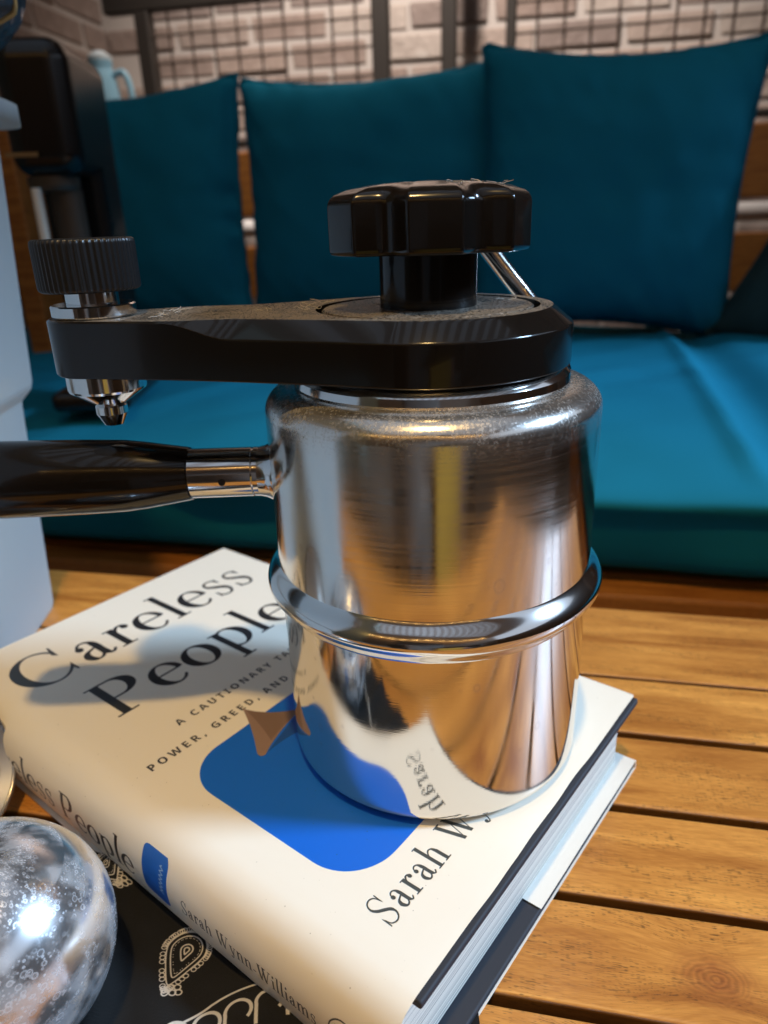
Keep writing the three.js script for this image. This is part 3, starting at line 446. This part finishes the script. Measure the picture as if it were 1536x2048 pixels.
// ---------------------------------------------------------------- bandana
{
  const N = 1024, cv = document.createElement('canvas'); cv.width = cv.height = N; const x = cv.getContext('2d');
  x.scale(N / 200, N / 200);                             // 200 mm square
  x.fillStyle = '#0a0909'; x.fillRect(0, 0, 200, 200);
  const white = '#e6dfd3';
  const drop = (cx, cy, k, rot) => {                     // one teardrop motif with a beaded border
    x.save(); x.translate(cx, cy); x.rotate(rot); x.scale(k, k); x.strokeStyle = white; x.fillStyle = white; x.lineCap = 'round';
    const shape = (q) => { const pts = []; for (let i = 0; i <= 60; i++) { const a = i / 60 * 2 * Math.PI - Math.PI / 2 + 0.0, r = 7 * q; let px = r * Math.cos(a), py = r * Math.sin(a); const t = Math.max(0, Math.sin(a)); py += t ** 2.2 * 8 * q; px *= 1 - 0.55 * t ** 2; px += 2.2 * q * t ** 3 ; pts.push([px, py - 2]); } return pts; };
    const path = (pts) => { x.beginPath(); pts.forEach((p, i) => (i ? x.lineTo(...p) : x.moveTo(...p))); x.closePath(); };
    x.lineWidth = 0.55; path(shape(0.78)); x.stroke(); path(shape(1)); x.stroke(); x.lineWidth = 0.45;
    for (let i = 0; i < 46; i++) { const p = shape(1.16)[Math.floor(i * 60 / 46)]; x.beginPath(); x.arc(p[0], p[1], 0.85, 0, 7); x.stroke(); }
    for (let i = 0; i < 40; i++) { const p = shape(0.66)[Math.floor(i * 60 / 40)]; x.beginPath(); x.arc(p[0], p[1], 0.22, 0, 7); x.fill(); }
    x.lineWidth = 0.6; path(shape(0.3).map(([a, b]) => [a, b])); x.stroke(); path(shape(0.13)); x.stroke();
    for (const [a, b] of [[3.4, 13.5], [5.4, 12.4], [5.2, 15], [3, 16], [6.8, 14]]) { x.beginPath(); x.arc(a, b, 1.05, 0, 7); x.stroke(); }
    x.restore();
  };
  drop(79.5, 79.5, 0.86, 0.30); drop(45, 47, 0.8, -0.5); drop(140, 120, 0.9, 2.2); drop(30, 140, 0.9, 1.1);
  x.strokeStyle = white; x.lineWidth = 0.9; x.beginPath(); x.moveTo(40, 122); x.quadraticCurveTo(78, 110, 92, 97.5); x.quadraticCurveTo(101, 91, 118, 89.5); x.stroke();
  x.beginPath(); x.moveTo(0, 60); x.bezierCurveTo(30, 80, 20, 100, 44, 112); x.stroke();
  x.lineWidth = 1.1; for (let i = 0; i < 6; i++) { const a = 84 + i * 8.2, b = 106 - i * 2.6; x.beginPath(); x.arc(a, b, 3.6, Math.PI * 0.9, Math.PI * 2.2); x.stroke(); x.beginPath(); x.moveTo(a - 3.4, b + 1); x.lineTo(a - 2.6, b + 7); x.stroke(); }
  for (let i = 0; i < 900; i++) { x.fillStyle = `rgba(190,180,165,${0.12 + 0.4 * rnd()})`; x.beginPath(); x.arc(rnd() * 200, rnd() * 200, 0.06 + 0.1 * rnd() ** 2, 0, 7); x.fill(); }
  const map = new THREE.CanvasTexture(cv); map.colorSpace = THREE.SRGBColorSpace; map.wrapS = map.wrapT = THREE.RepeatWrapping;
  const wv = weave.clone(); wv.repeat.set(160, 160); wv.needsUpdate = true;
  const cloth = new THREE.MeshPhysicalMaterial({ map, roughness: 0.95, bumpMap: wv, bumpScale: 0.00015, sheen: 0.1, sheenColor: rgb(0.3, 0.28, 0.25), side: THREE.DoubleSide });
  const A = [-0.122, -0.198], B = [0.004, -0.09], C = [-0.10, 0.02], D = [-0.215, -0.10]; // a turned square, one corner under the book
  const g = grid(110, 110, (u, v) => {
    const px = -0.20 + 0.24 * u, pz = -0.215 + 0.185 * v;
    // left edge slants
    const left = mix(-0.123, -0.17, smooth(-0.2, -0.12, pz)), right = 0.0215 - 0.05 * smooth(-0.14, -0.1, pz);
    const qx = mix(left, right, u), qz = mix(mix(-0.2, -0.139, u), -0.088, v);
    const f1 = 0.005 * Math.exp(-(((qx + 0.093 - 0.18 * (qz + 0.17)) / 0.005) ** 2)), f2 = 0.003 * Math.exp(-(((qx + 0.075 - 0.5 * (qz + 0.15)) / 0.008) ** 2)) * smooth(-0.17, -0.14, qz);
    const y = 0.0012 + (f1 + f2) * smooth(-0.02, -0.05, qx) + 0.0075 * Math.exp(-(((qx + 0.036) / 0.022) ** 2) - (((qz + 0.128) / 0.016) ** 2)) + 0.0022 * smooth(0.0, -0.05, qx) * fbm(qx * 40, qz * 40, 61, 3) ;
    return [qx, y, qz, (qx + 0.145) / 0.2, -(qz + 0.232) / 0.2];
  });
  single('bandana', 'black paisley bandana spread on the table under the book', 'bandana', g, cloth);
}

// ---------------------------------------------------------------- round chrome pot and grey dish at the left edge
function spotted(s, amount, w = 512, h = 512) { // water spots: rings of dried lime
  const d = new Float32Array(w * h), R = (a) => hash(a, s, 17);
  for (let k = 0; k < amount; k++) { const cx = R(k * 5) * w, cy = R(k * 5 + 1) * h, r = 0.8 + 4.2 * R(k * 5 + 2) ** 5, a = 0.10 + 0.30 * R(k * 5 + 3) ** 1.5; for (let j = Math.floor(cy - r - 2); j <= cy + r + 2; j++) for (let i = Math.floor(cx - r - 2); i <= cx + r + 2; i++) { const q = Math.hypot(i - cx, j - cy), v = a * Math.exp(-(((q - r) / 0.9) ** 2)) + (q < r ? a * 0.18 : 0); const m = ((j + h) % h) * w + (i + w) % w; d[m] = Math.max(d[m], v); } }
  return d;
}
{
  const d = spotted(3, 5200), w = 512, zone = (i, j) => clamp(smooth(0.35, 0.6, fbm(i / 70, j / 70, 88, 3)) * 1.2);
  const col = dataTex(w, w, (i, j) => { const k = clamp(d[j * w + i] * zone(i, j)); return [mix(0.70, 0.75, k), mix(0.71, 0.76, k), mix(0.74, 0.79, k)]; });
  const mr = dataTex(w, w, (i, j) => { const k = clamp(d[j * w + i] * zone(i, j)), f = fbm(i / 40, j / 40, 90, 4); return [0, 0.13 + 0.12 * f + 0.5 * k, 0.92 - 0.6 * k - 0.25 * smooth(0.4, 0.7, f)]; });
  for (const t of [col, mr]) t.repeat.set(2, 1 / 0.075);
  const m = new THREE.MeshPhysicalMaterial({ map: col, roughnessMap: mr, metalnessMap: mr, metalness: 1, roughness: 1 });
  const o = thing('round_pot', 'round chrome pot with water spots on the bandana', 'pot', [-0.1080, 0.0015, -0.1350]);
  const r = 0.0312, pts = [[0, 0.0], [0.012, 0.0], [0.013, 0.0015], ...arc(0, r, r, -62, 90, 46)];
  part('body', lathe(pts, 96, 2.6), m, o);
  part('foot', lathe([[0.0125, -0.0015], [0.0155, -0.0012], [0.0155, 0.0018], [0.012, 0.003]], 48), steel, o);
  const dish = thing('metal_dish', 'small grey metal dish tilted up at the left edge', 'dish', [-0.166, 0.028, -0.205]); dish.rotation.set(0.5, 0, -1.05);
  part('bowl', lathe([[0, -0.002], [0.016, -0.001], [0.025, 0.003], [0.028, 0.0075], [0.0265, 0.0078], [0.024, 0.0045], [0.015, 0.0008], [0, 0]], 64), new THREE.MeshStandardMaterial({ color: rgb(0.5, 0.49, 0.48), metalness: 0.9, roughness: 0.42 }), dish);
  part('rim', new THREE.TorusGeometry(0.0275, 0.0009, 10, 64).rotateX(Math.PI / 2).translate(0, 0.0077, 0), steel, dish);
}

// ---------------------------------------------------------------- the steamer on the book
{
  const AX = [0.0157, 0.0342, -0.2174], o = thing('milk_steamer', 'polished steel stovetop milk steamer with black knob standing on the book', 'milk steamer', AX);
  // polished steel with fine turned lines, dust on the shoulder
  const W = 1024, H = 512, TOP = 0.21;                   // H covers TOP metres of arc length
  const dust = (s, i) => smooth(0.162, 0.176, s) * (0.45 + 0.55 * smooth(0.35, 0.7, fbm(i / 120, 3, 208, 3)));
  const sp = spotted(9, 150, W, H);
  const col = dataTex(W, H, (i, j) => { const s = j / H * TOP, k = dust(s, i) * (0.16 + 0.55 * smooth(0.5, 0.85, noise(i / 1.1, j / 0.6, 200) * 0.7 + 0.3 * fbm(i / 30, j / 30, 201, 3))), q = clamp(sp[j * W + i]) * 0.5; return [mix(0.74, 0.36, Math.max(k, q)), mix(0.71, 0.32, Math.max(k, q)), mix(0.67, 0.27, Math.max(k, q))]; });
  const mr = dataTex(W, H, (i, j) => { const s = j / H * TOP, k = dust(s, i) * (0.16 + 0.55 * smooth(0.5, 0.85, noise(i / 1.1, j / 0.6, 200) * 0.7 + 0.3 * fbm(i / 30, j / 30, 201, 3))), q = clamp(sp[j * W + i]) * 0.4, f = fbm(i / 60, j / 25, 205, 3), l = noise(i / 90, j * 1.3, 206); return [0, 0.05 + 0.10 * f * smooth(0.3, 0.7, noise(i / 25, j / 60, 207)) + 0.03 * f + (0.02 + 0.09 * l) * smooth(0.112, 0.128, s) + 0.6 * k + 0.4 * q, 1 - 0.85 * k - 0.4 * q]; });
  const bmp = grey(512, 512, (i, j) => 0.75 * noise(i / 128, j * 1.7, 210, 4) + 0.25 * noise(i / 16, j / 3, 211, 32));
  for (const t of [col, mr]) t.repeat.set(1, 1 / TOP); bmp.repeat.set(2, 1 / 0.06);
  const metal = new THREE.MeshPhysicalMaterial({ map: col, roughnessMap: mr, metalnessMap: mr, metalness: 1, roughness: 1, bumpMap: bmp, bumpScale: 0.000005 });
  const chrome = new THREE.MeshStandardMaterial({ color: rgb(0.74, 0.72, 0.70), metalness: 1, roughness: 0.11 });
  const R = 0.0507;
  const body = [[0, 0.0012], [0.043, 0.0012], [0.0445, 0.0002], [0.0462, 0.0006], ...arc(0.0455, 0.0055, 0.0047, -70, 0, 10), [0.0503, 0.02], [0.0504, 0.04], [0.0505, 0.0605], [0.0507, 0.0725], [R, 0.085], [R, 0.10], ...arc(R - 0.0078, 0.1215, 0.0078, 0, 84, 16, 0.0068), [0.0415, 0.1284], [0.0412, 0.1284]];
  part('body', lathe(body, 160, Math.PI), metal, o);
  part('bead_ring', lathe(Array.from({ length: 41 }, (_, k) => { const d = (k / 20 - 1), c = 0.5 + 0.5 * Math.cos(Math.PI * d); return [0.05045 + 0.0044 * Math.pow(c, 0.72) + (k === 0 || k === 40 ? -0.0004 : 0), 0.0666 + 0.0071 * d]; }), 160), chrome, o);
  part('neck_ring', lathe([[0.0409, 0.1275], [0.0414, 0.1292], [0.0410, 0.1312], [0.0398, 0.1328], [0.0385, 0.1336], [0.03, 0.1338]], 128), chrome, o);
  // black lid arm: tapered outline round the lid and the valve
  const blackTex = (() => { const w = 1024, h = 512; // 0.16 x 0.10 m, dust on the upper side
    const f = (i, j) => { const x = i / w * 0.16 - 0.11, z = j / h * 0.10 - 0.05, big = fbm(i / 60, j / 60, 220, 4), edge = smooth(0.0, 0.7, big); return clamp((0.14 + 1.1 * smooth(0.45, 0.85, 0.45 * hash(i, j, 221) + 0.55 * noise(i / 1.9, j / 1.9, 222))) * (0.62 + 0.45 * smooth(0.3, 0.65, big))); };
    const c = dataTex(w, h, (i, j) => { const k = f(i, j); return [mix(0.010, 0.34, k), mix(0.009, 0.295, k), mix(0.008, 0.24, k)]; }), r = dataTex(w, h, (i, j) => { const k = f(i, j); return [0, 0.16 + 0.75 * k, 0]; });
    for (const t of [c, r]) { t.repeat.set(1 / 0.16, 1 / 0.10); t.offset.set(0.11 / 0.16, 0.5); } return [c, r]; })();
  const gloss = new THREE.MeshPhysicalMaterial({ color: rgb(0.008, 0.0065, 0.0055), roughness: 0.16, specularIntensity: 0.6, clearcoat: 0.3, clearcoatRoughness: 0.05 });
  const dusty = new THREE.MeshPhysicalMaterial({ map: blackTex[0], roughnessMap: blackTex[1], roughness: 1 });
  const HC = [-0.001, 0], HR = 0.042, EC = [-0.0986, -0.0012], ER = 0.0135;
  const outline = (() => { const L = Math.hypot(EC[0] - HC[0], EC[1] - HC[1]), be = Math.acos((HR - ER) / L), th = Math.PI, pts = [];
    const a0 = th - be, n1 = 90, n2 = 40, m = 24;
    for (let k = 0; k <= n1; k++) { const a = -a0 + (2 * a0) * k / n1; pts.push([HC[0] + HR * Math.cos(a), HC[1] + HR * Math.sin(a)]); }
    const p1 = pts[pts.length - 1], q1 = [EC[0] + ER * Math.cos(a0), EC[1] + ER * Math.sin(a0)];
    for (let k = 1; k < m; k++) { const t = k / m, c = 0.0028 * Math.sin(Math.PI * t); pts.push([mix(p1[0], q1[0], t), mix(p1[1], q1[1], t) - c]); }
    for (let k = 0; k <= n2; k++) { const a = a0 + (2 * Math.PI - 2 * a0) * k / n2; pts.push([EC[0] + ER * Math.cos(a), EC[1] + ER * Math.sin(a)]); }
    const p2 = pts[pts.length - 1], q2 = pts[0];
    for (let k = 1; k < m; k++) { const t = k / m, c = 0.0028 * Math.sin(Math.PI * t); pts.push([mix(p2[0], q2[0], t), mix(p2[1], q2[1], t) + c]); }
    return pts; })();
  const normals = outline.map((p, i, a) => { const q = a[(i + 1) % a.length], r = a[(i - 1 + a.length) % a.length], dx = q[0] - r[0], dz = q[1] - r[1], l = Math.hypot(dx, dz); return [dz / l, -dx / l]; });
  const Y0 = 0.1339, Y1 = 0.1499, cham = (x) => 0.0006 + 0.0046 * smooth(-0.074, -0.055, x);
  const ring = (k) => outline.map((p, i) => { const c = cham(p[0]), n = normals[i]; const [off, y] = [[-0.0005, Y0], [0, Y0 + 0.0006], [0, Y1 - c], [-c * 0.08, Y1 - c * 0.85], [-c * 0.95, Y1 - c * 0.12], [-c * 1.12, Y1]][k]; return [p[0] + n[0] * off, y, p[1] + n[1] * off]; });
  { const K = 6, rings = Array.from({ length: K }, (_, k) => ring(k)), n = outline.length;
    const side = grid(n, K - 1, (u, v) => { const q = rings[Math.round(v * (K - 1))][Math.round(u * n) % n]; return [q[0], q[1], q[2]]; }, true);
    { const i = side.index.array; for (let k = 0; k < i.length; k += 3) { const t = i[k]; i[k] = i[k + 1]; i[k + 1] = t; } const q = side.attributes.normal; for (let k = 0; k < q.count * 3; k++) q.array[k] *= -1; }
    part('lid_arm', side, gloss, o);
    const hole = new THREE.Path(); hole.absarc(HC[0], HC[1], 0.0326, 0, 2 * Math.PI, true);
    const topS = new THREE.Shape(rings[K - 1].map((q) => V2(q[0], q[2]))); topS.holes.push(hole);
    const flat = (sh, y, up) => { const g = new THREE.ShapeGeometry(sh, 64), p = g.attributes.position, uv = g.attributes.uv; for (let i = 0; i < p.count; i++) { const a = p.getX(i), b = p.getY(i); p.setXYZ(i, a, y, b); uv.setXY(i, a, b); } const ix = g.index.array; if (up) for (let k = 0; k < ix.length; k += 3) { const t = ix[k]; ix[k] = ix[k + 1]; ix[k + 1] = t; } g.computeVertexNormals(); return g; };
    part('arm_top', flat(topS, Y1, true), dusty, o);
    part('arm_underside', flat(new THREE.Shape(rings[0].map((q) => V2(q[0], q[2]))), Y0, false), gloss, o);
    part('lid_groove', lathe([[0.0305, Y1 - 0.0025], [0.0326, Y1 - 0.0025], [0.0326, Y1]], 96).translate(HC[0], 0, 0), gloss, o);
    const dg = lathe([[0.0308, Y1 - 0.0025], [0.0308, Y1 - 0.0006], [0.0302, Y1 - 0.0001], [0, Y1 - 0.0001]], 96), p = dg.attributes.position, uv = dg.attributes.uv; for (let i = 0; i < p.count; i++) uv.setXY(i, p.getX(i), p.getZ(i));
    part('lid_disc', dg.translate(HC[0], 0, 0), dusty, o);
  }
  // star knob: six lobes, domed top
  { const kx = -0.0006, lobe = (a, k) => { const q = 60 / 180 * Math.PI, d = Math.abs(a - Math.round(a / q) * q) / (q / 2), t = clamp((d - 0.46) / 0.54); return 1 - k * (0.195 * Math.sin(t * Math.PI / 2) + 0.022 * (1 - Math.min(d / 0.46, 1) ** 2)); };
    const lv = [[0, 0.1645, 0], [0.6, 0.1645, 0.5], [0.95, 0.1645, 1], [0.985, 0.1648, 1], [1, 0.1656, 1], [1, 0.1665, 1], [1, 0.172, 1], [1, 0.1768, 1], [0.992, 0.1779, 1], [0.97, 0.1789, 1], [0.93, 0.1798, 0.95], [0.8, 0.1811, 0.75], [0.55, 0.1822, 0.4], [0.3, 0.1827, 0.15], [0, 0.1828, 0]];
    const knob = grid(432, lv.length - 1, (u, v) => { const [s, y, k] = lv[Math.round(v * (lv.length - 1))], a = u * 2 * Math.PI, r = 0.0288 * s * lobe(a, k); return [r * Math.sin(a), y, r * Math.cos(a)]; }, true);
    part('star_knob', knob, gloss, o).position.set(kx, 0, 0);
    part('knob_stem', lathe([[0.0138, 0.1494], [0.0141, 0.1499], [0.0141, 0.1652]], 64), gloss, o).position.set(kx, 0, 0);
  }
  // valve at the end of the arm
  { const v = part('valve', lathe([[0, 0.1536], [0.0115, 0.1536], [0.0119, 0.1532], [0.0119, 0.1506], [0.0117, 0.1502], [0, 0.1502]].reverse(), 64), chrome, o); v.position.set(EC[0], 0, EC[1]);
    part('valve_stem', lathe([[0.0074, 0.1534], [0.0074, 0.1585]], 48), chrome, v);
    const ribs = 54, lv = [[0, 0.1572, 0], [0.93, 0.1572, 0.4], [0.985, 0.1577, 1], [1, 0.1584, 1], [1, 0.1700, 1], [0.985, 0.1709, 0.8], [0.94, 0.1714, 0.2], [0.5, 0.17145, 0], [0, 0.17145, 0]];
    const kg = grid(ribs * 8, lv.length - 1, (u, w) => { const [s, y, k] = lv[Math.round(w * (lv.length - 1))], a = u * 2 * Math.PI, r = 0.0142 * s - k * 0.00042 * (0.5 - 0.5 * Math.cos(ribs * a)) ** 0.8; return [r * Math.sin(a), y, r * Math.cos(a)]; }, true);
    const vk = part('valve_knob', kg, new THREE.MeshPhysicalMaterial({ color: rgb(0.012, 0.012, 0.013), roughness: 0.33 }), v); vk.rotation.z = 0.0;
    part('nozzle', lathe([[0, 0.1174], [0.0028, 0.1174], [0.0047, 0.1210], [0.0047, 0.1233], [0.0043, 0.1238], [0.0112, 0.1284], [0.0115, 0.1291], [0.0115, 0.1338]], 64), chrome, v);
  }
  // handle to the left
  { const toX = (g) => g.rotateZ(Math.PI / 2), hy = 0.1005;           // lathe axis y -> -x
    const grip = part('handle', toX(lathe([[0, 0.0762], [0.0080, 0.0762], [0.0084, 0.0766], [0.0088, 0.079], [0.0106, 0.0905], [0.0114, 0.097], [0.0119, 0.11], [0.0124, 0.135], [0.0123, 0.141], [0.0113, 0.1465], [0.0085, 0.150], [0, 0.1515]], 64)), gloss, o); grip.position.set(0, hy, 0);
    const fer = part('ferrule', toX(lathe([[0.0078, 0.0545], [0.0078, 0.0562], [0.0075, 0.0565], [0.0078, 0.0568], [0.0079, 0.0768]], 64)), chrome, grip);
    part('screw_hole', cyl(0.0011, 0.0011, 0.0006, 20).rotateX(Math.PI / 2).translate(-0.0655, -0.0006, 0.00775), new THREE.MeshStandardMaterial({ color: 0x050505, roughness: 0.6 }), fer);
    part('elbow', toX(lathe([[0.0102, 0.0475], [0.0100, 0.0492], [0.0090, 0.0512], [0.0083, 0.0526], [0.0078, 0.0547]], 64)), chrome, grip);
  }
  { const fib = []; const fluff = (x, y, z, r) => { for (let k = 0; k < 5; k++) { let a = rnd() * 6.3, px = x + (rnd() - 0.5) * r, py = y, pz = z + (rnd() - 0.5) * r; const pts = []; for (let q = 0; q < 5; q++) { pts.push([px, py, pz]); a += (rnd() - 0.5) * 2; px += Math.cos(a) * 0.0011; pz += Math.sin(a) * 0.0011; py += (rnd() - 0.35) * 0.0007; } fib.push(tube(pts, 0.00007, 10, 4)); } };
    for (let k = 0; k < 9; k++) { const a = rnd() * 6.3, r = 0.021 * Math.sqrt(rnd()); fluff(r * Math.cos(a), 0.1815, r * Math.sin(a), 0.008); }
    for (let k = 0; k < 7; k++) fluff(-0.09 + rnd() * 0.12, 0.1501, (rnd() - 0.5) * 0.03, 0.006);
    const l = part('lint', mergeGeometries(fib), new THREE.MeshStandardMaterial({ color: rgb(0.6, 0.56, 0.5), roughness: 0.9 }), o); l.userData.kind = 'stuff'; }
  part('steam_tube', tube([[0.047, 0.1235, -0.028], [0.0465, 0.131, -0.0392], [0.0395, 0.1435, -0.0462], [0.0305, 0.1548, -0.0490], [0.0205, 0.1675, -0.0515], [0.013, 0.1768, -0.053]], 0.0032, 48, 16), chrome, o);
}

renderer.render(scene, camera);
